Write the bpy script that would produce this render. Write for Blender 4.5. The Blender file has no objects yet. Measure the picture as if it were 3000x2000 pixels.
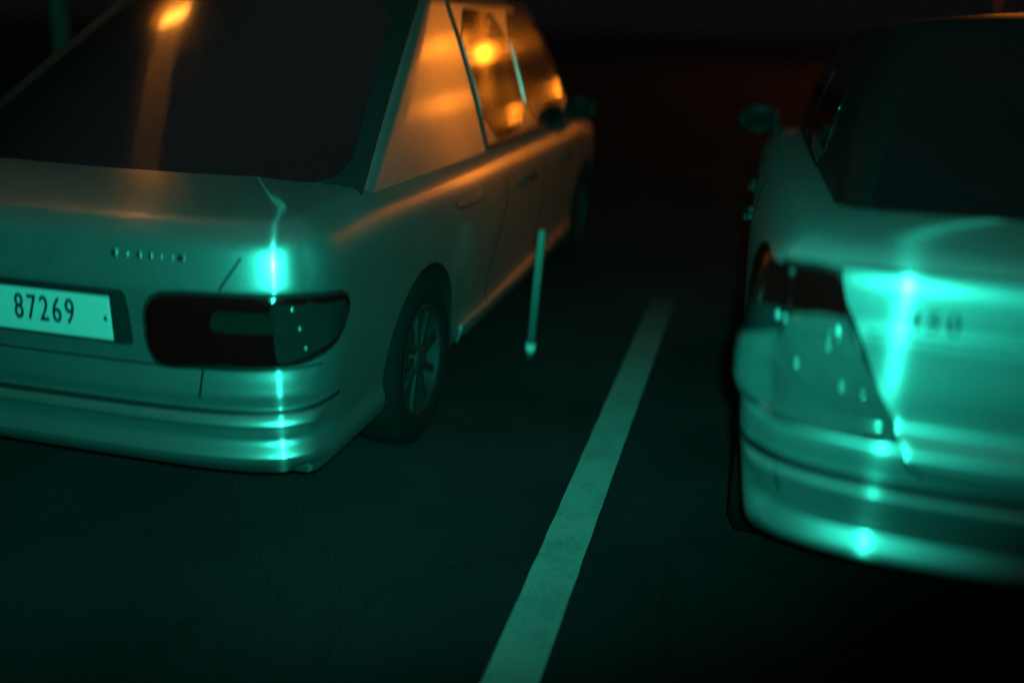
import bpy, bmesh, math, random
from mathutils import Vector, Matrix
from mathutils.geometry import delaunay_2d_cdt
random.seed(7)
sc = bpy.context.scene
C = bpy.data.collections.new('place'); sc.collection.children.link(C)
PI = math.pi

# ------------------------------------------------------------------ materials
def mat(name):
    m = bpy.data.materials.new(name); m.use_nodes = True
    nt = m.node_tree; nt.nodes.clear()
    return m, nt, nt.nodes.new('ShaderNodeOutputMaterial')

def N(nt, t, **kw):
    n = nt.nodes.new(t)
    for k, v in kw.items():
        if k in n.inputs: n.inputs[k].default_value = v
        else: setattr(n, k, v)
    return n

def noise_bump(nt, scale, strength, dist=0.001, detail=2.0):
    tc = N(nt, 'ShaderNodeTexCoord'); no = N(nt, 'ShaderNodeTexNoise', Scale=scale, Detail=detail)
    nt.links.new(tc.outputs['Object'], no.inputs['Vector'])
    b = N(nt, 'ShaderNodeBump', Strength=strength, Distance=dist)
    nt.links.new(no.outputs['Fac'], b.inputs['Height'])
    return b, no, tc

def simple(name, col, rough=0.5, metal=0.0, nscale=120, var=0.25, bump=0.15, spec=0.5, coat=0.0):
    m, nt, out = mat(name)
    p = N(nt, 'ShaderNodeBsdfPrincipled', Roughness=rough, Metallic=metal)
    p.inputs['Specular IOR Level'].default_value = spec
    p.inputs['Coat Weight'].default_value = coat
    b, no, tc = noise_bump(nt, nscale, bump)
    mx = N(nt, 'ShaderNodeMixRGB', Color1=tuple(c*(1-var) for c in col)+(1,), Color2=tuple(min(1, c*(1+var)) for c in col)+(1,))
    nt.links.new(no.outputs['Fac'], mx.inputs['Fac'])
    nt.links.new(mx.outputs[0], p.inputs['Base Color']); nt.links.new(b.outputs[0], p.inputs['Normal'])
    nt.links.new(p.outputs[0], out.inputs[0])
    return m

def streaky(name, col, metal, rough, film=0.10, film_rough=0.16, aniso=-0.9, flake=0.5, spec=0.5, coat=.5):
    """Paint or glass under an added glossy film that draws highlights out into upright streaks."""
    m, nt, out = mat(name)
    p = N(nt, 'ShaderNodeBsdfPrincipled', Roughness=rough, Metallic=metal)
    p.inputs['Specular IOR Level'].default_value = spec
    p.inputs['Coat Weight'].default_value = coat; p.inputs['Coat Roughness'].default_value = .14
    tc = N(nt, 'ShaderNodeTexCoord')
    fl = N(nt, 'ShaderNodeTexNoise', Scale=420.0, Detail=1.0)
    nt.links.new(tc.outputs['Object'], fl.inputs['Vector'])
    dirt = N(nt, 'ShaderNodeTexNoise', Scale=5.0, Detail=6.0)
    nt.links.new(tc.outputs['Object'], dirt.inputs['Vector'])
    mx = N(nt, 'ShaderNodeMixRGB', Color1=tuple(c*(1-flake) for c in col)+(1,), Color2=tuple(min(1, c*(1+flake)) for c in col)+(1,))
    nt.links.new(fl.outputs['Fac'], mx.inputs['Fac'])
    d2 = N(nt, 'ShaderNodeMixRGB', blend_type='MULTIPLY', Fac=0.35)
    nt.links.new(mx.outputs[0], d2.inputs[1]); nt.links.new(dirt.outputs['Fac'], d2.inputs[2])
    nt.links.new(d2.outputs[0], p.inputs['Base Color'])
    bp = N(nt, 'ShaderNodeBump', Strength=0.07*flake, Distance=0.001)
    nt.links.new(fl.outputs['Fac'], bp.inputs['Height']); nt.links.new(bp.outputs[0], p.inputs['Normal'])
    g = N(nt, 'ShaderNodeBsdfAnisotropic', Roughness=film_rough, Anisotropy=aniso)
    g.inputs['Color'].default_value = (1, 1, 1, 1)
    t = N(nt, 'ShaderNodeCombineXYZ', X=0.0, Y=0.0, Z=1.0)
    nt.links.new(t.outputs[0], g.inputs['Tangent'])
    ms = N(nt, 'ShaderNodeMixShader', Fac=film)
    nt.links.new(p.outputs[0], ms.inputs[1]); nt.links.new(g.outputs[0], ms.inputs[2])
    nt.links.new(ms.outputs[0], out.inputs[0])
    return m

M = {}
M['paint'] = streaky('silver_paint', (0.46, 0.48, 0.49), 0.85, 0.38, film=0.13, film_rough=.26, aniso=-.72)
M['paint_b'] = streaky('pale_silver_paint', (0.44, 0.46, 0.47), 0.6, 0.42, film=0.13, film_rough=.26, aniso=-.74)
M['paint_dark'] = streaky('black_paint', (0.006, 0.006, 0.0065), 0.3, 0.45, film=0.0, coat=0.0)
M['glass'] = streaky('tinted_glass', (0.004, 0.004, 0.005), 0.0, 0.06, film=0.06, film_rough=0.12, aniso=-0.88, flake=0.0, spec=0.5)
M['glass_clean'] = streaky('clean_tinted_glass', (0.004, 0.004, 0.005), 0.0, 0.06, film=0.0, flake=0.0, coat=0.0)
M['lens_red'] = simple('red_lens', (0.05, 0.002, 0.002), 0.12, 0, 60, 0.2, 0.05, 0.5)
M['lens_smoke'] = simple('smoked_lens', (0.12, 0.125, 0.125), 0.14, 0.3, 26, 0.25, 0.08, 0.5)
M['lens_tint'] = simple('tinted_lens', (0.018, 0.019, 0.018), 0.2, 0.2, 26, 0.3, 0.1, 0.5)
M['lens_dim'] = simple('dim_lens', (0.012, 0.014, 0.012), 0.2, 0.2, 70, 0.5, 0.3, 0.5)
M['lens_clear'] = simple('clear_lens', (0.30, 0.31, 0.31), 0.2, 0.5, 200, 0.4, 0.6, 0.5)
M['bead'] = simple('mirror_bead', (0.9, 0.9, 0.9), 0.18, 0.6, 200, 0.05, 0.05)
M['black'] = simple('black_plastic', (0.012, 0.012, 0.013), 0.55, 0, 300, 0.3, 0.3, 0.3)
M['seam'] = simple('seam_shadow', (0.006, 0.006, 0.006), 0.8, 0, 300, 0.2, 0.1, 0.1)
M['rubber'] = simple('tyre_rubber', (0.006, 0.006, 0.0065), 0.95, 0, 90, 0.4, 0.4, 0.2)
M['alloy'] = simple('wheel_alloy', (0.008, 0.008, 0.0085), 0.7, 0.0, 90, 0.2, 0.15)
M['plate'] = simple('plate_white', (0.42, 0.43, 0.43), 0.45, 0, 500, 0.12, 0.2)
M['ink'] = simple('plate_ink', (0.008, 0.008, 0.01), 0.6, 0, 400, 0.2, 0.1, 0.2)
M['chrome'] = simple('badge_chrome', (0.16, 0.17, 0.17), 0.25, 0.9, 100, 0.1, 0.05)
M['pole'] = simple('galvanised_steel', (0.22, 0.22, 0.22), 0.5, 0.6, 60, 0.2, 0.2)
M['post'] = simple('post_plastic', (0.16, 0.17, 0.16), 0.5, 0, 40, 0.35, 0.2)
M['reflector'] = simple('reflector_sheet', (0.92, 0.93, 0.92), 0.35, 0, 300, 0.08, 0.2)

def emit(name, col, s):
    m, nt, out = mat(name)
    e = N(nt, 'ShaderNodeEmission', Color=col+(1,), Strength=s)
    nt.links.new(e.outputs[0], out.inputs[0]); return m
M['sodium'] = emit('sodium_lamp', (1.0, 0.34, 0.04), 25.0)
M['sodium'].cycles.emission_sampling = 'NONE'

def asphalt():
    m, nt, out = mat('night_asphalt')
    p = N(nt, 'ShaderNodeBsdfPrincipled')
    tc = N(nt, 'ShaderNodeTexCoord')
    a = N(nt, 'ShaderNodeTexNoise', Scale=130.0, Detail=6.0, Roughness=.75); b = N(nt, 'ShaderNodeTexNoise', Scale=1.3, Detail=6.0)
    v = N(nt, 'ShaderNodeTexVoronoi', Scale=150.0)
    for n in (a, b, v): nt.links.new(tc.outputs['Object'], n.inputs['Vector'])
    r = N(nt, 'ShaderNodeValToRGB'); r.color_ramp.elements[0].position = .36; r.color_ramp.elements[1].position = .66
    r.color_ramp.elements[0].color = (.008, .008, .009, 1); r.color_ramp.elements[1].color = (.050, .050, .056, 1)
    nt.links.new(a.outputs['Fac'], r.inputs[0])
    mx = N(nt, 'ShaderNodeMixRGB', blend_type='MULTIPLY', Fac=.6)
    r2 = N(nt, 'ShaderNodeValToRGB'); r2.color_ramp.elements[0].position = .3; r2.color_ramp.elements[1].position = .7
    r2.color_ramp.elements[0].color = (.22, .22, .22, 1)
    nt.links.new(b.outputs['Fac'], r2.inputs[0])
    nt.links.new(r.outputs[0], mx.inputs[1]); nt.links.new(r2.outputs[0], mx.inputs[2])
    cr = N(nt, 'ShaderNodeTexVoronoi', Scale=1.1); cr.feature = 'DISTANCE_TO_EDGE'
    wn = N(nt, 'ShaderNodeTexNoise', Scale=5.0, Detail=8.0); nt.links.new(tc.outputs['Object'], wn.inputs['Vector'])
    wv = N(nt, 'ShaderNodeMixRGB', blend_type='ADD', Fac=.35); nt.links.new(tc.outputs['Object'], wv.inputs[1]); nt.links.new(wn.outputs['Color'], wv.inputs[2])
    nt.links.new(wv.outputs[0], cr.inputs['Vector'])
    r3 = N(nt, 'ShaderNodeValToRGB'); r3.color_ramp.elements[0].position = .0; r3.color_ramp.elements[0].color = (.3, .3, .3, 1); r3.color_ramp.elements[1].position = .012
    nt.links.new(cr.outputs['Distance'], r3.inputs[0])
    m3 = N(nt, 'ShaderNodeMixRGB', blend_type='MULTIPLY', Fac=.35); nt.links.new(mx.outputs[0], m3.inputs[1]); nt.links.new(r3.outputs[0], m3.inputs[2])
    nt.links.new(m3.outputs[0], p.inputs['Base Color'])
    p.inputs['Roughness'].default_value = .88; p.inputs['Specular IOR Level'].default_value = .12
    bp = N(nt, 'ShaderNodeBump', Strength=.6, Distance=.004)
    nt.links.new(v.outputs['Distance'], bp.inputs['Height']); nt.links.new(bp.outputs[0], p.inputs['Normal'])
    nt.links.new(p.outputs[0], out.inputs[0]); return m
M['asphalt'] = asphalt()

def line_paint():
    m, nt, out = mat('worn_line_with_light_falloff')
    p = N(nt, 'ShaderNodeBsdfPrincipled', Roughness=.7)
    tc = N(nt, 'ShaderNodeTexCoord')
    a = N(nt, 'ShaderNodeTexNoise', Scale=90.0, Detail=5.0); b = N(nt, 'ShaderNodeTexNoise', Scale=6.0, Detail=5.0)
    for n in (a, b): nt.links.new(tc.outputs['Object'], n.inputs['Vector'])
    ad = N(nt, 'ShaderNodeMath', operation='MULTIPLY'); nt.links.new(a.outputs['Fac'], ad.inputs[0]); nt.links.new(b.outputs['Fac'], ad.inputs[1])
    r = N(nt, 'ShaderNodeValToRGB'); r.color_ramp.elements[0].position = .14; r.color_ramp.elements[1].position = .27
    r.color_ramp.elements[0].color = (.24, .24, .23, 1); r.color_ramp.elements[1].color = (.34, .34, .325, 1)
    nt.links.new(ad.outputs[0], r.inputs[0])
    # the flash's fall-off towards the far end is put into the paint colour
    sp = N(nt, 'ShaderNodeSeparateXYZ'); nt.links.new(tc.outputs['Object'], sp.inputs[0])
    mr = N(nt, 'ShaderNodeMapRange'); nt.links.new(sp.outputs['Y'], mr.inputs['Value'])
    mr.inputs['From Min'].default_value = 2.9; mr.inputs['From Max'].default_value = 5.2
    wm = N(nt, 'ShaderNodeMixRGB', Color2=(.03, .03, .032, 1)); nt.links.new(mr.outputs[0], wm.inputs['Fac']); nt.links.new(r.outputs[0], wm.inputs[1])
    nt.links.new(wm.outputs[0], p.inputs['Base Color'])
    nt.links.new(p.outputs[0], out.inputs[0]); return m
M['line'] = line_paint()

# ------------------------------------------------------------------ object helpers
def link(name, verts, faces, m, parent=None, smooth=True, mats=None):
    me = bpy.data.meshes.new(name); me.from_pydata([tuple(v) for v in verts], [], faces); me.update()
    o = bpy.data.objects.new(name, me); C.objects.link(o)
    me.materials.append(m)
    if smooth:
        for f in me.polygons: f.use_smooth = True
    if parent is not None: o.parent = parent
    return o

def bm_obj(name, bm, m, parent=None, smooth=False):
    bmesh.ops.recalc_face_normals(bm, faces=bm.faces[:])
    me = bpy.data.meshes.new(name); bm.to_mesh(me); bm.free()
    o = bpy.data.objects.new(name, me); C.objects.link(o); me.materials.append(m)
    for f in me.polygons: f.use_smooth = smooth
    if parent is not None: o.parent = parent
    return o

def empty(name, loc, label, cat, group=None, rz=0):
    o = bpy.data.objects.new(name, None); C.objects.link(o); o.location = loc; o.rotation_euler = (0, 0, rz)
    o['label'] = label; o['category'] = cat
    if group: o['group'] = group
    return o

def add_box(bm, c, d, bevel=0.0, rot=None):
    r = bmesh.ops.create_cube(bm, size=1.0)
    vs = r['verts']
    for v in vs:
        v.co = Vector((v.co.x*d[0], v.co.y*d[1], v.co.z*d[2]))
    if bevel > 0:
        es = list({e for v in vs for e in v.link_edges})
        q = bmesh.ops.bevel(bm, geom=es, offset=bevel, segments=2, affect='EDGES', profile=.5)
        vs = list({v for f in q['faces'] for v in f.verts} | {v for v in vs if v.is_valid})
    for v in vs:
        p = v.co
        if rot is not None: p = rot @ p
        v.co = p + Vector(c)
    return vs

def lathe(bm, prof, c, axis='X', seg=36):
    rings = []
    for (r, h) in prof:
        ring = []
        for k in range(seg):
            a = 2*PI*k/seg
            if axis == 'X': p = (h, r*math.cos(a), r*math.sin(a))
            else: p = (r*math.cos(a), r*math.sin(a), h)
            ring.append(bm.verts.new(Vector(p)+Vector(c)))
        rings.append(ring)
    for a, b in zip(rings, rings[1:]):
        for k in range(seg):
            bm.faces.new((a[k], a[(k+1) % seg], b[(k+1) % seg], b[k]))
    return rings

def tube(bm, pts, r, seg=8):
    pts = [Vector(p) for p in pts]; rings = []
    for i, p in enumerate(pts):
        t = (pts[min(i+1, len(pts)-1)]-pts[max(i-1, 0)]).normalized()
        u = t.cross(Vector((0, 0, 1)) if abs(t.z) < .9 else Vector((1, 0, 0))).normalized(); w = t.cross(u)
        rr = r[i] if isinstance(r, (list, tuple)) else r
        rings.append([bm.verts.new(p+u*rr*math.cos(2*PI*k/seg)+w*rr*math.sin(2*PI*k/seg)) for k in range(seg)])
    for a, b in zip(rings, rings[1:]):
        for k in range(seg): bm.faces.new((a[k], a[(k+1) % seg], b[(k+1) % seg], b[k]))
    bm.faces.new(rings[0]); bm.faces.new(rings[-1])

def interp(tab, x):
    if x <= tab[0][0]: return tab[0][1]
    for (a, va), (b, vb) in zip(tab, tab[1:]):
        if x <= b:
            t = (x-a)/(b-a) if b > a else 0
            return va+(vb-va)*t
    return tab[-1][1]

def smooth_interp(tab, x):
    # Catmull-Rom through the table
    n = len(tab)
    if x <= tab[0][0]: return tab[0][1]
    if x >= tab[-1][0]: return tab[-1][1]
    for i in range(n-1):
        if x <= tab[i+1][0]:
            x0, y0 = tab[i]; x1, y1 = tab[i+1]
            t = (x-x0)/(x1-x0)
            m0 = (y1-tab[i-1][1])/(x1-tab[i-1][0]) if i > 0 else (y1-y0)/(x1-x0)
            m1 = (tab[i+2][1]-y0)/(tab[i+2][0]-x0) if i+2 < n else (y1-y0)/(x1-x0)
            h = x1-x0
            return (2*t**3-3*t**2+1)*y0+(t**3-2*t**2+t)*h*m0+(-2*t**3+3*t**2)*y1+(t**3-t**2)*h*m1

# ------------------------------------------------------------------ car body surface
class Body:
    def __init__(s, a, L, end_prof, side_prof, ztop, rear_depth=.55, rear_n=3.0, z0=.22):
        s.a, s.L, s.ep, s.sp, s.zt, s.z0 = a, L, end_prof, side_prof, ztop, z0
        half = []
        n = rear_n; K = 34
        for i in range(K+1):
            t = (i/K)*PI/2
            half.append((a*math.sin(t)**(2/n), rear_depth*(1-math.cos(t)**(2/n))))
        df = .95; ns = 70
        for i in range(1, ns): half.append((a+.012*math.sin(PI*i/ns), rear_depth+(L-df-rear_depth)*i/ns))
        for i in range(K+1):
            t = (1-i/K)*PI/2
            half.append((a*math.sin(t)**(2/2.6), L-df*(1-math.cos(t)**(2/2.6))))
        s.half = half
        s.loop = half + [(-x, y) for x, y in reversed(half[1:-1])]
        # arc length of the right-hand half
        s.arc = [0.0]
        for p, q in zip(half, half[1:]): s.arc.append(s.arc[-1]+math.dist(p, q))
        s.nrm = []
        n_ = len(s.loop)
        for i in range(n_):
            p, q = s.loop[i-1], s.loop[(i+1) % n_]
            v = Vector((q[1]-p[1], -(q[0]-p[0]))).normalized(); s.nrm.append(v)
        s.ztop_ref = ztop[0][1]
    def inset(s, z, ny):
        w = min(1, max(0, (abs(ny)-.12)/.45)); w = w*w*(3-2*w)
        return smooth_interp(s.ep, z)*w + smooth_interp(s.sp, z)*(1-w)
    def at(s, sv, z, off=0.0):
        """point on the flank: sv = distance along the plan from the rear centre (+ right, - left), z = height"""
        sg = 1 if sv >= 0 else -1; v = abs(sv)
        i = 0
        while i < len(s.arc)-2 and s.arc[i+1] < v: i += 1
        t = (v-s.arc[i])/(s.arc[i+1]-s.arc[i])
        x = s.half[i][0]*(1-t)+s.half[i+1][0]*t; y = s.half[i][1]*(1-t)+s.half[i+1][1]*t
        nn = (s.nrm[i]*(1-t)+s.nrm[min(i+1, len(s.nrm)-1)]*t).normalized()
        k = s.inset(z, nn.y)-off
        # z bend: body height follows ztop(y)
        return Vector((sg*(x-nn.x*k), y-nn.y*k, z)), Vector((sg*nn.x, nn.y, 0))
    def s_of(s, x=None, y=None):
        if y is None:
            for i, (hx, hy) in enumerate(s.half):
                if hx >= abs(x): return s.arc[i]*(1 if x > 0 else -1)
            return s.arc[34]*(1 if x > 0 else -1)
        for i, (hx, hy) in enumerate(s.half):
            if hy >= y: return s.arc[i]
    def mesh(s, name, m, parent):
        zs = []
        z = s.z0
        zt = s.ztop_ref
        nz = 64
        zs = [s.z0+(zt-s.z0)*i/nz for i in range(nz+1)]
        V = []; F = []; n = len(s.loop)
        for z in zs:
            for (x, y), nn in zip(s.loop, s.nrm):
                k = s.inset(z, nn.y)
                yy = y-nn.y*k
                f = (z-s.z0)/(zt-s.z0)
                top = interp(s.zt, yy)
                # only the upper part follows the bonnet line
                zz = z+(top-zt)*max(0, (f-.35)/.65)
                V.append((x-nn.x*k, yy, zz))
        R = len(zs)
        last = V[-n:]
        for k, cr in ((.012, .005), (.04, .010), (.09, .014), (.2, .019), (.4, .026), (.65, .032), (.85, .035), (1.0, .036)):
            for (x, y, z) in last:
                yn = s.L*.5+(y-s.L*.5)*(1-k*.45)
                V.append((x*(1-k), yn, interp(s.zt, yn)+cr))
            R += 1
        b0 = V[:n]
        base = len(V)
        for (x, y, z) in b0: V.append((0, s.L*.5+(y-s.L*.5)*.8, z-.03))
        for r in range(R-1):
            for i in range(n):
                j = (i+1) % n
                F.append((r*n+i, r*n+j, (r+1)*n+j, (r+1)*n+i))
        for i in range(n):
            j = (i+1) % n
            F.append((base+i, base+j, j, i))
        o = link(name, V, F, m, parent)
        bm = bmesh.new(); bm.from_mesh(o.data)
        bmesh.ops.remove_doubles(bm, verts=bm.verts[:], dist=1e-5)
        bmesh.ops.dissolve_degenerate(bm, edges=bm.edges[:], dist=1e-6)
        bmesh.ops.recalc_face_normals(bm, faces=bm.faces[:]); bm.to_mesh(o.data); bm.free()
        for f in o.data.polygons: f.use_smooth = True
        return o

def fill_poly(poly, step):
    xs = [p[0] for p in poly]; ys = [p[1] for p in poly]
    # densify the outline
    out = []
    for p, q in zip(poly, poly[1:]+poly[:1]):
        d = math.dist(p, q); k = max(1, int(d/step))
        for i in range(k): out.append((p[0]+(q[0]-p[0])*i/k, p[1]+(q[1]-p[1])*i/k))
    n = len(out)
    pts = [Vector(p) for p in out]
    def inside(x, y):
        c = False; j = n-1
        for i in range(n):
            xi, yi = out[i]; xj, yj = out[j]
            if (yi > y) != (yj > y) and x < (xj-xi)*(y-yi)/(yj-yi)+xi: c = not c
            j = i
        return c
    def far(x, y): return all((x-a)**2+(y-b)**2 > (step*.5)**2 for a, b in out)
    y = min(ys)+step/2
    while y < max(ys):
        x = min(xs)+step/2
        while x < max(xs):
            if inside(x, y) and far(x, y): pts.append(Vector((x, y)))
            x += step
        y += step
    r = delaunay_2d_cdt(pts, [], [list(range(n))], 1, 1e-7)
    return r[0], [f for f in r[2]], n

def smooth_poly(poly, it=2):
    for _ in range(it):
        o = []
        for p, q in zip(poly, poly[1:]+poly[:1]):
            o.append((p[0]*.78+q[0]*.22, p[1]*.78+q[1]*.22)); o.append((p[0]*.22+q[0]*.78, p[1]*.22+q[1]*.78))
        poly = o
    return poly

def rrect(pts, r, n=5):
    """polygon with its corners rounded to radius r"""
    o = []
    m_ = len(pts)
    for i in range(m_):
        p = Vector(pts[i]); a = Vector(pts[i-1])-p; b = Vector(pts[(i+1) % m_])-p
        k = min(r, a.length*.45, b.length*.45); A = p+a.normalized()*k; B = p+b.normalized()*k
        for j in range(n+1):
            t = j/n; q = A*(1-t)**2+p*2*t*(1-t)+B*t*t; o.append((q.x, q.y))
    return o

def patch(surf, name, poly, m, parent, off=.004, step=.02, depth=.012, dome=0.0, rounded=0):
    """A panel of real thickness lying on a surface; surf(u, v, off) -> point"""
    if rounded: poly = smooth_poly(poly, rounded)
    vs, fs, n = fill_poly(poly, step)
    m2 = len(vs)
    cx = sum(v.x for v in vs)/m2; cy = sum(v.y for v in vs)/m2
    bnd = poly
    def edge_d(x, y):
        d = 9
        for (ax, ay), (bx, by) in zip(bnd, bnd[1:]+bnd[:1]):
            ex, ey = bx-ax, by-ay; L = ex*ex+ey*ey
            t = 0 if L == 0 else max(0, min(1, ((x-ax)*ex+(y-ay)*ey)/L))
            d = min(d, math.hypot(x-ax-ex*t, y-ay-ey*t))
        return d
    V = [surf(v.x, v.y, off+(dome*(1-max(0, 1-edge_d(v.x, v.y)/.03)**2) if dome else 0)) for v in vs]
    F = [tuple(f) for f in fs]
    # boundary edges -> skirt
    cnt = {}
    for f in F:
        for i in range(len(f)):
            e = (f[i], f[(i+1) % len(f)]); k = tuple(sorted(e)); cnt.setdefault(k, []).append(e)
    low = {}
    for k, es in cnt.items():
        if len(es) == 1:
            a, b = es[0]
            for q in (a, b):
                if q not in low:
                    low[q] = len(V); V.append(surf(vs[q].x, vs[q].y, off-depth))
            F.append((b, a, low[a], low[b]))
    o = link(name, V, F, m, parent)
    bm = bmesh.new(); bm.from_mesh(o.data); bmesh.ops.recalc_face_normals(bm, faces=bm.faces[:])
    # the faces must look outwards
    c = surf(cx, cy, 0); c2 = surf(cx, cy, 1.0); d = (c2-c)
    bm.faces.ensure_lookup_table()
    s_ = sum(bm.faces[i].normal.dot(d) for i in range(len(fs)))
    if s_ < 0: bmesh.ops.reverse_faces(bm, faces=bm.faces[:])
    bm.to_mesh(o.data); bm.free()
    for f in o.data.polygons: f.use_smooth = True
    # crisp rim
    o.data.set_sharp_from_angle(angle=math.radians(50))
    return o

def strip(surf, name, line, w, m, parent, off=.0015, step=.02, depth=.004):
    """A narrow seam or moulding along a line on a surface"""
    # densify
    P = []
    for p, q in zip(line, line[1:]):
        k = max(1, int(math.dist(p, q)/step))
        for i in range(k): P.append((p[0]+(q[0]-p[0])*i/k, p[1]+(q[1]-p[1])*i/k))
    P.append(line[-1])
    V = []; F = []
    for i, p in enumerate(P):
        a, b = P[max(0, i-1)], P[min(len(P)-1, i+1)]
        t = Vector((b[0]-a[0], b[1]-a[1])).normalized(); nn = Vector((-t.y, t.x))*w/2
        l = (p[0]+nn.x, p[1]+nn.y); r = (p[0]-nn.x, p[1]-nn.y)
        V += [surf(l[0], l[1], off-depth), surf(l[0], l[1], off), surf(r[0], r[1], off), surf(r[0], r[1], off-depth)]
    for i in range(len(P)-1):
        for k in range(3): F.append((i*4+k, (i+1)*4+k, (i+1)*4+k+1, i*4+k+1))
    o = link(name, V, F, m, parent)
    o.data.set_sharp_from_angle(angle=math.radians(40))
    return o

def cut_arches(o, a, ys, r, m_in):
    for y in ys:
        for sg in (-1, 1):
            bm = bmesh.new()
            rings = lathe(bm, [(r, -.16), (r, .2)], (0, 0, 0), 'X', 40)
            bm.faces.new(rings[0][::-1]); bm.faces.new(rings[1])
            c = bm_obj('cutter', bm, m_in); c.location = (sg*(a-.06), y, .33)
            md = o.modifiers.new('arch', 'BOOLEAN'); md.operation = 'DIFFERENCE'; md.object = c; md.solver = 'EXACT'
            md.material_mode = 'TRANSFER'
            par, o.parent = o.parent, None
            bpy.context.view_layer.update()
            dg = bpy.context.evaluated_depsgraph_get()
            me = bpy.data.meshes.new_from_object(o.evaluated_get(dg))
            o.modifiers.clear(); o.data = me; o.parent = par
            bpy.data.objects.remove(c)
    me = o.data
    for f in me.polygons: f.use_smooth = True
    me.set_sharp_from_angle(angle=math.radians(38))

def wheel(parent, x, y, r=.32, w=.2):
    sg = 1 if x > 0 else -1
    bm = bmesh.new()
    P = [(r*.62, -w/2), (r*.86, -w/2), (r*.97, -w/2+.02), (r, -w/2+.05), (r, w/2-.05), (r*.97, w/2-.02), (r*.86, w/2), (r*.70, w/2-.004), (r*.66, w/2-.02), (r*.62, w/2-.03), (r*.62, -w/2)]
    lathe(bm, P, (0, 0, 0), 'X', 48)
    t = bm_obj('wheel', bm, M['rubber'], parent, True); t.location = (x, y, r); t.rotation_euler = (0, 0, 0 if sg > 0 else PI)
    bm = bmesh.new()
    lathe(bm, [(r*.66, w/2-.015), (r*.63, w/2-.006), (r*.60, w/2-.018), (r*.58, 0), (.05, .01), (.001, .01)], (0, 0, 0), 'X', 40)
    for k in range(9):
        a = 2*PI*k/9
        rot = Matrix.Rotation(a, 3, 'X')
        vs = add_box(bm, (0, 0, 0), (.02, .03, r*.53), .004)
        for v in vs: v.co = rot @ (v.co+Vector((w/2-.035, 0, r*.335)))
    lathe(bm, [(.055, w/2-.05), (.055, w/2-.02), (.03, w/2-.012), (.001, w/2-.010)], (0, 0, 0), 'X', 20)
    bm_obj('rim', bm, M['alloy'], t, True)
    return t

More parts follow.
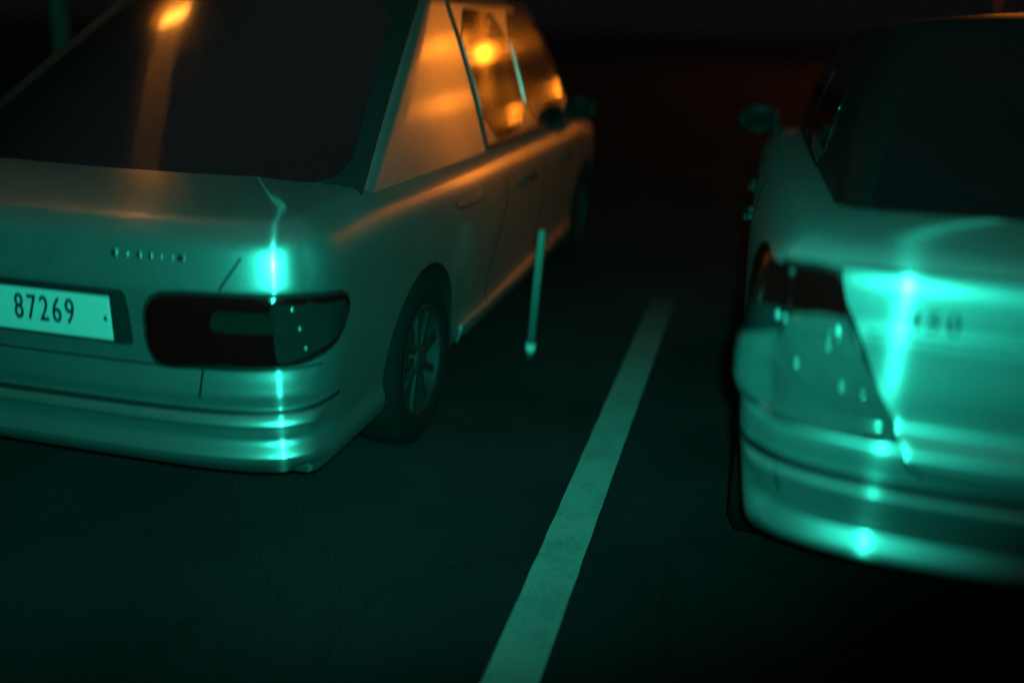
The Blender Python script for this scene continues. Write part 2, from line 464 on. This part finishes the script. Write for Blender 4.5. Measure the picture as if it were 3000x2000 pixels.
# ------------------------------------------------------------------ greenhouse
class Cabin:
    """Four sides lofted from the belt line to the roof; side 0 rear, 1 right, 2 front, 3 left"""
    def __init__(s, bx, by0, by1, zb, tx, ty0, ty1, zt, rb=.16, rt=.2, bul=.03):
        s.p = (bx, by0, by1, zb, tx, ty0, ty1, zt, rb, rt, bul)
    def ring(s, v, n=12):
        bx, by0, by1, zb, tx, ty0, ty1, zt, rb, rt, bul = s.p
        b = bul*math.sin(PI*v)
        e = v
        hx = bx+(tx-bx)*e+b; y0 = by0+(ty0-by0)*e-b; y1 = by1+(ty1-by1)*e+b; z = zb+(zt-zb)*v
        r = rb+(rt-rb)*v
        return hx, y0, y1, z, r
    def at(s, side, u, v, off=0.0):
        """side 0: u = x (metres from centre); side 1/3: u = y; v = 0..1"""
        hx, y0, y1, z, r = s.ring(v)
        h2 = s.ring(min(1, v+.02)); h1 = s.ring(max(0, v-.02))
        if side == 0:
            bow = .07*(u/hx)**2
            p = Vector((u, y0+bow, z)); tv = Vector((0, h2[1]-h1[1], h2[3]-h1[3])); tu = Vector((1, .14*u/hx**2, 0)); nn = tu.cross(tv).normalized()
        elif side == 2:
            bow = -.12*(u/hx)**2
            p = Vector((u, y1+bow, z)); tv = Vector((0, h2[2]-h1[2], h2[3]-h1[3])); tu = Vector((-1, .24*u/hx**2, 0)); nn = tu.cross(tv).normalized()
        else:
            sg = 1 if side == 1 else -1
            p = Vector((sg*hx, u, z)); tv = Vector((sg*(h2[0]-h1[0]), 0, h2[3]-h1[3])); tu = Vector((0, 1*sg, 0)); nn = tu.cross(tv).normalized()
        return p+nn*off
    def mesh(s, parent, m):
        V = []; F = []; nv = 14
        seg = []
        def ringpts(v):
            hx, y0, y1, z, r = s.ring(v)
            P = []
            K = 10
            for i in range(K+1):
                x = -(hx-r)+2*(hx-r)*i/K; P.append((x, y0+.07*(x/hx)**2))
            yb = y0+.07*((hx-r)/hx)**2
            for i in range(1, 8):
                a = PI/2*i/8; P.append((hx-r+r*math.sin(a), yb+r*(1-math.cos(a))))
            K2 = 24
            yf = y1-.12*((hx-r)/hx)**2
            for i in range(K2+1): P.append((hx, yb+r+(yf-r-yb-r)*i/K2))
            for i in range(1, 8):
                a = PI/2*i/8; P.append((hx-r+r*math.cos(a), yf-r+r*math.sin(a)))
            for i in range(K+1):
                x = (hx-r)-2*(hx-r)*i/K; P.append((x, y1-.12*(x/hx)**2))
            for i in range(1, 8):
                a = PI/2*i/8; P.append((-(hx-r)-r*math.sin(a), yf-r*(1-math.cos(a))))
            for i in range(K2+1): P.append((-hx, yf-r-(yf-r-yb-r)*i/K2))
            for i in range(1, 8):
                a = PI/2*i/8; P.append((-(hx-r)-r*math.cos(a), yb+r-r*math.sin(a)))
            return [(x, y, z) for x, y in P]
        rows = [ringpts(-.12)]
        for i in range(nv+1): rows.append(ringpts(i/nv))
        top = rows[-1]; n = len(top)
        ym = (s.p[5]+s.p[6])/2
        for k, cr in ((.04, .014), (.1, .026), (.25, .042), (.5, .056), (.75, .062), (1.0, .064)):
            rows.append([(x*(1-k), ym+(y-ym)*(1-k*.6), z+cr) for x, y, z in top])
        for r in rows: V += r
        for a in range(len(rows)-1):
            for i in range(n):
                j = (i+1) % n; F.append((a*n+i, a*n+j, (a+1)*n+j, (a+1)*n+i))
        o = link('cabin', V, F, m, parent)
        bm = bmesh.new(); bm.from_mesh(o.data); bmesh.ops.remove_doubles(bm, verts=bm.verts[:], dist=1e-5)
        bmesh.ops.recalc_face_normals(bm, faces=bm.faces[:]); bm.to_mesh(o.data); bm.free()
        for f in o.data.polygons: f.use_smooth = True
        return o

def mirror_part(root, x, y, z, m):
    sg = 1 if x > 0 else -1
    bm = bmesh.new()
    bmesh.ops.create_uvsphere(bm, u_segments=20, v_segments=12, radius=1)
    for v in bm.verts:
        q = v.co.copy(); v.co = Vector((q.x*.105+sg*.09, max(q.y*.07, -.035), q.z*.07))
    tube(bm, [(-sg*.03, 0, -.05), (sg*.05, 0, -.03)], .022)
    o = bm_obj('door_mirror', bm, m, root, True); o.location = (x, y, z)
    g = bmesh.new(); add_box(g, (sg*.09, -.037, 0), (.15, .004, .09), .001)
    bm_obj('mirror_glass', g, M['seam'], o)

def handle(root, B, y, z, side, m):
    bm = bmesh.new()
    p, nn = B.at(side*B.s_of(y=y), z, 0)
    add_box(bm, (nn.x*.024, 0, 0), (.018, .19, .028), .008)
    for dy in (-.075, .075): add_box(bm, (nn.x*.008, dy, 0), (.03, .022, .022), .004)
    o = bm_obj('door_handle', bm, m, root, False); o.location = p
    return o

def text_mesh(name, body, size, m, parent, loc, rot, sx=1.0, shear=0.0, depth=.0012, spacing=1.0, bold=0.0):
    cu = bpy.data.curves.new(name, 'FONT'); cu.body = body; cu.size = size; cu.extrude = depth; cu.space_character = spacing
    cu.align_x = 'CENTER'; cu.align_y = 'CENTER'; cu.shear = shear; cu.offset = bold
    t = bpy.data.objects.new(name, cu); C.objects.link(t)
    bpy.context.view_layer.update()
    me = bpy.data.meshes.new_from_object(t.evaluated_get(bpy.context.evaluated_depsgraph_get()))
    bpy.data.objects.remove(t)
    me.materials.clear(); me.materials.append(m)
    o = bpy.data.objects.new(name, me); C.objects.link(o); o.parent = parent
    o.location = loc; o.rotation_euler = rot; o.scale = (sx, 1, 1)
    return o

def bead(parent, p, r):
    bm = bmesh.new(); bmesh.ops.create_icosphere(bm, subdivisions=2, radius=r)
    o = bm_obj('reflector_bead', bm, M['bead'], parent, True); o.location = p

# ================================================================== LEFT CAR
LX, LY = -1.99, 2.05
car = empty('parked_car', (LX, LY, 0), 'silver saloon with number plate 87269 and a dark wraparound rear lamp, its flank lit orange', 'car', 'cars parked side by side')
end = [(.20, .16), (.25, .09), (.29, .030), (.325, .012), (.350, .030), (.375, .040), (.400, .022), (.422, .000), (.440, .000), (.458, .022), (.475, .026),
       (.505, .014), (.515, .016), (.55, .020), (.59, .026), (.70, .022), (.80, .010), (.84, .016), (.88, .026), (.92, .040), (.945, .062), (.965, .100)]
side = [(.20, .10), (.25, .05), (.30, .030), (.36, .038), (.44, .030), (.60, .010), (.75, .000), (.83, .002), (.88, .010), (.92, .030), (.945, .060), (.965, .095)]
ztL = [(0, .965), (.25, .985), (.6, 1.0), (1.5, .985), (3.8, .975), (4.2, .94), (4.75, .85), (5.05, .72), (5.15, .62)]
BL = Body(.90, 5.1, end, side, ztL, rear_depth=.42, rear_n=4.6)
bodyL = BL.mesh('body', M['paint'], car)
sL = lambda u, v, off: BL.at(u, v, off)[0]
cut_arches(bodyL, .90, (.98, 4.10), .355, M['black'])
for x in (-.79, .79):
    for y in (.98, 4.10): wheel(car, x, y)
cabL = Cabin(.83, .50, 4.15, .975, .63, 1.55, 3.2, 1.62, .12, .16, .012)
cabL.mesh(car, M['paint'])
# glass
gr = lambda side: (lambda u, v, off: cabL.at(side, u, v, off))
patch(gr(0), 'window_surround', rrect([(-.83, -.03), (.83, -.03), (.64, 1.02), (-.64, 1.02)], .06), M['black'], car, .003, .05, .010)
patch(gr(0), 'rear_window', rrect([(-.76, .05), (.76, .05), (.57, .94), (-.57, .94)], .16), M['glass'], car, .007, .05, .010)
patch(gr(2), 'windscreen', [(-.62, .06), (.62, .06), (.50, .93), (-.50, .93)], M['glass'], car, .004, .05, .010, rounded=2)
for sd in (1, 3):
    patch(gr(sd), 'side_window', [(1.99, .04), (2.72, .04), (2.72, .92), (1.97, .92)], M['glass'], car, .004, .05, .010, rounded=1)
    patch(gr(sd), 'side_window', [(2.77, .04), (3.80, .04), (3.36, .84), (3.22, .92), (2.77, .92)], M['glass'], car, .004, .05, .010, rounded=1)
    strip(gr(sd), 'window_moulding', [(1.94, .60), (1.95, .012), (3.86, .012)], .035, M['black'], car, .006, .05, .006)
    strip(gr(sd), 'window_moulding', [(1.94, .58), (1.93, .97), (3.28, .97), (3.40, .86), (3.88, .02)], .03, M['black'], car, .006, .05, .006)
# rear lamp, wrapping round the corner: outline in (distance along the plan, height)
sw = BL.s_of(y=.30)
def lamp_outline(sg):
    P = [(.452, .590), (.425, .640), (.432, .740), (.470, .790), (.56, .800), (.78, .800), (sw-.16, .790), (sw-.03, .768), (sw, .72), (sw-.05, .655), (sw-.16, .610), (.84, .598), (.62, .597), (.50, .586)]
    return [(sg*u, v) for u, v in P]
def recess(sg):
    # dark surround a finger wider than the lens
    P = [(.437, .582), (.412, .640), (.420, .745), (.462, .800), (.56, .811), (.78, .811), (sw-.15, .801), (sw-.02, .778), (sw+.012, .72), (sw-.04, .645), (sw-.15, .599), (.84, .588), (.62, .587), (.49, .575)]
    return [(sg*u, v) for u, v in P]
for sg in (1, -1):
    lamp = patch(sL, 'rear_lamp', recess(sg), M['black'], car, .0015, .03, .006, rounded=1)
    patch(sL, 'lens', lamp_outline(sg), M['lens_red'], lamp, .007, .02, .010, dome=.008, rounded=1)
    patch(sL, 'reversing_lens', rrect([(sg*.62, .700), (sg*.80, .695), (sg*.80, .755), (sg*.64, .762)], .02), M['lens_dim'], lamp, .0165, .02, .004)
    patch(sL, 'indicator_lens', rrect([(sg*.80, .606), (sg*(sw-.19), .618), (sg*(sw-.07), .668), (sg*(sw-.035), .72), (sg*(sw-.05), .757), (sg*.79, .784)], .02), M['lens_tint'], lamp, .0165, .015, .004)
    for (u, v) in ((.848, .765), (.868, .705), (.885, .645)):
        bead(lamp, BL.at(sg*u, v, .0175)[0], .0045)
# boot lid seams
for sg in (1, -1):
    strip(sL, 'boot_seam', [(sg*.735, .945), (sg*.715, .90), (sg*.675, .845), (sg*.655, .815)], .006, M['seam'], car)
    strip(sL, 'bumper_seam', [(sg*.585, .582), (sg*.572, .50)], .006, M['seam'], car)
strip(sL, 'boot_seam', [(-.735, .944), (0, .948), (.735, .944)], .005, M['seam'], car)
strip(sL, 'bumper_groove', [(-1.05, .462), (-.5, .460), (0, .458), (.5, .460), (1.05, .462)], .012, M['black'], car, .003)
strip(sL, 'bumper_groove', [(-.95, .585), (0, .582), (.95, .585)], .005, M['seam'], car, .002)
# plate recess, plate, numbers
patch(sL, 'plate_recess', rrect([(-.29, .632), (.378, .632), (.378, .795), (-.29, .795)], .02), M['black'], car, .003, .03, .008)
bm = bmesh.new(); add_box(bm, (0, 0, 0), (.54, .006, .125), .002)
plate = bm_obj('number_plate', bm, M['plate'], car); plate.location = (.062, .002, .712)
plate['label'] = 'long white plate reading 87269'
text_mesh('plate_number', '87269', .105, M['ink'], plate, (.055, -.0036, .004), (PI/2, 0, 0), sx=.62, shear=.12, spacing=1.28, bold=.0006)
for dx in (-.255, .255):
    bm = bmesh.new(); add_box(bm, (dx, -.004, 0), (.008, .004, .015), .001); bm_obj('plate_screw', bm, M['chrome'], plate)
# boot lid badge: a row of small worn chrome strokes
for (u, w, h) in ((.345, .016, .020), (.385, .004, .016), (.42, .012, .016), (.455, .010, .016), (.487, .004, .016), (.52, .004, .018), (.545, .020, .018)):
    bm = bmesh.new(); p, nn = BL.at(u, .892, .002); add_box(bm, p, (w, .004, h), .001); bm_obj('badge_letter', bm, M['chrome'], car)
# flank details
fl = BL.s_of(y=1.26); fr = BL.s_of(y=1.60)
for (a, b) in ((fl, fr),):
    q = [(a, .945), (a-.01, .87), (a+.04, .825), (b-.03, .815), (b+.01, .85), (b, .945)]
    q = smooth_poly(q, 1)
    flap = patch(sL, 'fuel_flap', q, M['paint'], car, .002, .03, .004)
    strip(sL, 'flap_seam', q+[q[0]], .006, M['seam'], flap, .0028)
dl = BL.s_of(y=1.93); dm = BL.s_of(y=2.74); df_ = BL.s_of(y=3.80)
for sg in (1, -1):
    strip(sL, 'door_seam', [(sg*dl, .93), (sg*(dl+.04), .87), (sg*(dl+.05), .74), (sg*(dl-.02), .64), (sg*(dl-.12), .50), (sg*(dl-.16), .38), (sg*(dl-.14), .30)], .006, M['seam'], car)
    strip(sL, 'door_seam', [(sg*dm, .93), (sg*dm, .30)], .006, M['seam'], car)
    strip(sL, 'door_seam', [(sg*df_, .93), (sg*(df_+.03), .7), (sg*(df_-.02), .30)], .006, M['seam'], car)
    handle(car, BL, 2.35, .80, sg, M['black']); handle(car, BL, 3.25, .80, sg, M['black'])
    patch(sL, 'sill', [(sg*BL.s_of(y=1.40), .245), (sg*BL.s_of(y=3.68), .245), (sg*BL.s_of(y=3.68), .315), (sg*BL.s_of(y=1.40), .315)], M['paint'], car, .012, .05, .02, dome=.006)
    patch(sL, 'headlamp', [(sg*u, v) for u, v in ((BL.s_of(y=4.5), .60), (BL.s_of(y=4.5)+.5, .55), (BL.s_of(y=4.5)+.55, .62), (BL.s_of(y=4.5)+.1, .66))], M['lens_clear'], car, .006, .04, .01)
mirror_part(car, .83, 3.66, 1.03, M['black']); mirror_part(car, -.83, 3.66, 1.03, M['black'])
bm = bmesh.new(); tube(bm, [(0, 1.55, 1.455), (0, 1.52, 1.49), (0, 1.44, 1.56)], [.02, .012, .004]); bm_obj('aerial', bm, M['black'], car, True)

# ================================================================== RIGHT CAR
RX, RY = .945, 1.86
car2 = empty('parked_car', (RX, RY, 0), 'pale silver car at right with smoked rear lamp and 450 on its boot lid', 'car', 'cars parked side by side')
end2 = [(.33, .30), (.36, .20), (.380, .110), (.395, .064), (.412, .052), (.435, .062), (.460, .076), (.485, .060), (.505, .040), (.53, .030), (.57, .006), (.585, .002), (.597, .012), (.607, .030),
        (.625, .030), (.65, .020), (.68, .014), (.70, .022), (.712, .055), (.73, .068), (.80, .060), (.86, .058), (.905, .056), (.918, .054), (.935, .060), (.96, .060), (1.0, .061), (1.035, .064), (1.055, .078), (1.07, .11)]
side2 = [(.33, .12), (.36, .06), (.38, .045), (.40, .040), (.48, .028), (.60, .012), (.75, .0), (.85, .002), (.92, .010), (1.0, .030), (1.04, .055), (1.07, .09)]
ztR = [(0, 1.07), (.4, 1.085), (1.5, 1.06), (3.2, 1.03), (3.6, .98), (4.1, .88), (4.4, .74), (4.5, .64)]
BR = Body(.925, 4.4, end2, side2, ztR, rear_depth=.40, rear_n=4.2, z0=.33)
bodyR = BR.mesh('body', M['paint_b'], car2)
sR = lambda u, v, off: BR.at(u, v, off)[0]
cut_arches(bodyR, .925, (.92, 3.50), .365, M['black'])
for x in (-.81, .81):
    for y in (.92, 3.50): wheel(car2, x, y, .33)
cabR = Cabin(.74, .42, 3.35, 1.06, .60, .95, 2.5, 1.52, .14, .20, .035)
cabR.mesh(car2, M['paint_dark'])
gr2 = lambda side: (lambda u, v, off: cabR.at(side, u, v, off))
patch(gr2(0), 'rear_window', rrect([(-.68, .04), (.68, .04), (.55, .94), (-.55, .94)], .16), M['glass_clean'], car2, .004, .05, .010)
patch(gr2(2), 'windscreen', [(-.64, .06), (.64, .06), (.52, .93), (-.52, .93)], M['glass_clean'], car2, .004, .05, .010, rounded=2)
for sd in (1, 3):
    patch(gr2(sd), 'side_window', [(1.30, .06), (2.10, .06), (2.10, .88), (1.40, .88), (1.28, .62)], M['glass_clean'], car2, .004, .05, .010, rounded=1)
    patch(gr2(sd), 'side_window', [(2.18, .06), (3.05, .06), (2.70, .80), (2.58, .88), (2.18, .88)], M['glass_clean'], car2, .004, .05, .010, rounded=1)
    strip(gr2(sd), 'window_moulding', [(1.24, .02), (3.10, .02)], .03, M['black'], car2, .006, .05, .006)
# X offsets from the car's centre line (world X - RX)
def X(x): return BR.s_of(x=x-RX) if x-RX > 0 else BR.s_of(x=x-RX)
def outl(P, sg=1): return [(X(x)*sg, z) for x, z in P]
lid = [(.187, 1.046), (.216, .984), (.249, .915), (.314, .811), (.369, .711), (.395, .669), (.44, .642), (.52, .634), (.604, .630), (.885, .628)]
lid = outl(lid); lid_full = lid+[(-u, v) for u, v in reversed(lid[:-1])]+[(0, 1.052)]
boot = patch(sR, 'boot_lid', lid_full, M['paint_b'], car2, .012, .02, .016)
lidrim = lid+[(-u, v) for u, v in reversed(lid[:-1])]
def grow(P, d):
    A = sum(p[0]*q[1]-q[0]*p[1] for p, q in zip(P, P[1:]+P[:1])); s_ = 1 if A > 0 else -1; o = []
    for i, p in enumerate(P):
        a, b = P[i-1], P[(i+1) % len(P)]; n1 = Vector((p[1]-a[1], a[0]-p[0])).normalized(); n2 = Vector((b[1]-p[1], p[0]-b[0])).normalized()
        n_ = (n1+n2).normalized()*s_*d; o.append((p[0]+n_.x, p[1]+n_.y))
    return o
patch(sR, 'boot_seam', grow(lid_full, .010), M['seam'], car2, .005, .03, .008)
strip(sR, 'boot_crease', [(lid[2][0]+.012, .926), (0, .930), (-lid[2][0]-.012, .926)], .005, M['seam'], boot, .0135)
sw2 = X(-.05)-.06
for sg in (1, -1):
    le = [(X(.100), .700), (X(.20), .705), (X(.36), .700), (X(.345), .735), (X(.297), .811), (X(.232), .915), (X(.215), .950), (X(.13), .945), (X(.07), .925), (X(.055), .87), (sw2, .80), (sw2-.02, .735)]
    le = [(u*sg, v) for u, v in le]
    ou = [(X(.095), .692), (X(.20), .698), (X(.367), .692), (X(.352), .735), (X(.304), .811), (X(.239), .915), (X(.200), 1.046), (X(.12), 1.050), (X(.06), 1.040), (sw2-.06, 1.030), (sw2-.085, .95), (sw2-.035, .80), (sw2-.03, .725)]
    lens = patch(sR, 'rear_lamp', [(u*sg, v) for u, v in ou], M['black'], car2, .004, .012, .012, rounded=1)
    patch(sR, 'clear_lens', le, M['lens_smoke'], lens, .010, .012, .010, dome=.012, rounded=1)
    up = [(X(.226), .935), (X(.196), 1.036), (X(.12), 1.040), (X(.06), 1.03), (sw2-.05, 1.02), (sw2-.07, .95), (X(.055), .93), (X(.10), .938)]
    up = [(u*sg, v) for u, v in up]
    patch(sR, 'upper_lens', up, M['lens_red'], lens, .012, .012, .014, rounded=1)
    for (x, v, r) in ((.067, .92, .007), (.086, .92, .006), (.190, .883, .006), (.192, .908, .004), (.204, .906, .004), (.235, .799, .008), (.280, .791, .006), (.116, .827, .006)):
        bead(lens, BR.at(X(x)*sg, v, .024)[0], r)
    strip(sR, 'bumper_seam', [(sg*X(.115), .59), (sg*X(.118), .52)], .005, M['seam'], car2)
strip(sR, 'bumper_groove', [(-1.2, .604), (0, .602), (1.2, .604)], .012, M['seam'], car2, .003)
p, nn = BR.at(X(.378), .962, .014)
text_mesh('boot_number', '450', .056, M['ink'], boot, (p.x, p.y-.002, p.z), (PI/2, 0, math.radians(-9)), sx=1.05, depth=.003, spacing=1.25)
patch(sR, 'plate_recess', [(-.30, .72), (.30, .72), (.32, .88), (-.32, .88)], M['black'], boot, .0135, .03, .004, rounded=1)
bm = bmesh.new(); add_box(bm, (0, 0, 0), (.52, .006, .12), .002)
pl2 = bm_obj('number_plate', bm, M['plate'], car2); pl2.location = (0, .04, .80)
for sg in (1, -1):
    for yy in (1.45, 2.15, 3.15):
        k = BR.s_of(y=yy); strip(sR, 'door_seam', [(sg*k, 1.02), (sg*(k+.02), .7), (sg*k, .32)], .006, M['seam'], car2)
    handle(car2, BR, 1.68, .86, sg, M['black']); handle(car2, BR, 2.40, .86, sg, M['black'])
    patch(sR, 'headlamp', [(sg*(BR.s_of(y=3.85)+u), v) for u, v in ((0, .64), (.5, .58), (.55, .66), (.1, .72))], M['lens_clear'], car2, .006, .04, .01)
mirror_part(car2, .86, 3.0, 1.10, M['black']); mirror_part(car2, -.86, 3.0, 1.10, M['black'])

# ================================================================== SETTING
g = link('ground', [(-250, -120, 0), (250, -120, 0), (250, 380, 0), (-250, 380, 0)], [(0, 1, 2, 3)], M['asphalt'], smooth=False)
g['kind'] = 'structure'
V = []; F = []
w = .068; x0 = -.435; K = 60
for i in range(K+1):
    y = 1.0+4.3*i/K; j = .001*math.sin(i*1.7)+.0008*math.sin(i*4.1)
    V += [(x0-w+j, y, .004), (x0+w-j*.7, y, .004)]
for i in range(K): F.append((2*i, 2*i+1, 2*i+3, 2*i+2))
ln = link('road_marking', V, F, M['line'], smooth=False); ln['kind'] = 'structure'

# made-up post, its shape following a teal streak of light between the cars
post = empty('streak_post', (-.94, 4.03, 0), 'slim leaning post made up for a teal light streak, with a bright band at its foot, beside the silver saloon', 'post')
post.rotation_euler = (0, math.radians(3.5), 0)
bm = bmesh.new(); tube(bm, [(0, 0, 0), (0, 0, .61), (0, 0, .63)], [.021, .021, .016], 20); bm_obj('shaft', bm, M['post'], post, True)
bm = bmesh.new(); lathe(bm, [(.001, .018), (.04, .016), (.05, .008), (.052, -.004)], (0, 0, 0), 'Z', 24); bm_obj('foot', bm, M['rubber'], post, True)
bm = bmesh.new(); lathe(bm, [(.021, .045), (.0245, .045), (.0245, .078), (.021, .078)], (0, 0, 0), 'Z', 20); bm_obj('reflective_band', bm, M['reflector'], post, True)

# ================================================================== street lamps far beyond the car park (their light reaches the cars)
def street_lamp(x, y, h, label, power):
    x += 1.32; y += .53
    r = empty('street_lamp', (x, y, 0), label, 'street lamp', 'sodium street lamps along the far road')
    bm = bmesh.new(); tube(bm, [(0, 0, 0), (0, 0, h*.6), (0, 0, h-.3), (-.25, -.1, h-.05), (-1.0, -.4, h+.12)], [.1, .08, .06, .05, .04], 12); bm_obj('pole', bm, M['pole'], r, True)
    bm = bmesh.new(); add_box(bm, (-1.3, -.52, h+.14), (.75, .3, .12), .03); bm_obj('lamp_head', bm, M['pole'], r)
    bm = bmesh.new(); add_box(bm, (-1.32, -.53, h+.06), (.5, .26, .05), .01); bm_obj('lamp_glass', bm, M['sodium'], r)
    l = bpy.data.lights.new('sodium_light', 'POINT'); l.energy = power; l.color = (1.0, .235, .012); l.shadow_soft_size = .3
    o = bpy.data.objects.new('sodium_light', l); C.objects.link(o); o.location = (x-1.32, y-.53, h-.18)
LAMPS = [(8.2, 36.5, 7.9, 560), (9.7, 47.4, 8.2, 420), (13.5, 47.9, 6.2, 750), (23.7, 123, 7.8, 600), (32.7, 130, 7.3, 700), (-8.0, 7.5, 8.0, 7)]  # the low lamp is added to brighten the left car's rear pillar
names = ['orange street lamp straight beyond the parked cars, nearest of the far row', 'second orange street lamp from the cars', 'low orange street lamp standing right of the second one of the far row', 'third orange street lamp from the cars', 'farthest of the orange street lamps beyond the cars', 'orange street lamp standing close by, left of the silver saloon']
for (x, y, h, p), n in zip(LAMPS, names): street_lamp(x, y, h, n, p)

# ================================================================== light of the camera's flash, gelled green-blue
fl_ = bpy.data.lights.new('flash', 'SPOT'); fl_.energy = 500; fl_.color = (.03, 1.0, .68); fl_.shadow_soft_size = .03
fl_.spot_size = math.radians(70); fo_scale = (1.8, 1, 1); fl_.spot_blend = 1.0
fo = bpy.data.objects.new('flash', fl_); C.objects.link(fo); fo.location = (.06, -.05, 1.60)
fo.scale = fo_scale; d = Vector((-1.0, 2.2, -.42)); fo.rotation_euler = d.to_track_quat('-Z', 'Y').to_euler()

# world: dim night glow
wd = bpy.data.worlds.new('World'); sc.world = wd; wd.use_nodes = True
nt = wd.node_tree; bg = nt.nodes['Background']
tc = nt.nodes.new('ShaderNodeTexCoord'); sp = nt.nodes.new('ShaderNodeSeparateXYZ'); nt.links.new(tc.outputs['Generated'], sp.inputs[0])
rp = nt.nodes.new('ShaderNodeValToRGB'); nt.links.new(sp.outputs['Z'], rp.inputs[0])
rp.color_ramp.elements[0].position = 0.0; rp.color_ramp.elements[0].color = (.003, .003, .003, 1)
e_ = rp.color_ramp.elements.new(.62); e_.color = (.004, .004, .0043, 1)
rp.color_ramp.elements[2].position = .80; rp.color_ramp.elements[2].color = (.026, .027, .029, 1)
nt.links.new(rp.outputs[0], bg.inputs['Color']); bg.inputs['Strength'].default_value = 1.0

# ================================================================== camera
cam = bpy.data.cameras.new('camera'); co = bpy.data.objects.new('camera', cam); C.objects.link(co); sc.camera = co
FPX = 2700.0; vpx, vpy, m_h = 2255.0, 100.0, .03
v = Vector((vpx-1500, -(vpy-1000), FPX))
up = v.cross(v+Vector((1, -m_h, 0))).normalized()
if up.y < 0: up = -up
Yc = v.normalized(); Xc = Yc.cross(up)
if Xc.x < 0: Xc = -Xc
# columns: camera axes in world coordinates
cx = Vector((Xc.x, Yc.x, up.x)); cy = Vector((Xc.y, Yc.y, up.y)); cz = -Vector((Xc.z, Yc.z, up.z))
R = Matrix((cx, cy, cz)).transposed()
co.matrix_world = Matrix.Translation((0, 0, 1.5)) @ R.to_4x4()
cam.sensor_width = 36; cam.sensor_fit = 'HORIZONTAL'; cam.lens = FPX/3000*36
cam.clip_start = .02; cam.clip_end = 1500
cam.dof.use_dof = True; cam.dof.focus_distance = 3.0; cam.dof.aperture_fstop = .36; cam.dof.aperture_ratio = 2.2

# ================================================================== render
sc.view_settings.view_transform = 'Standard'; sc.view_settings.look = 'None'; sc.view_settings.exposure = 0; sc.view_settings.gamma = 1
sc.cycles.use_denoising = True; sc.cycles.denoiser = 'OPENIMAGEDENOISE'
sc.cycles.sample_clamp_indirect = 4
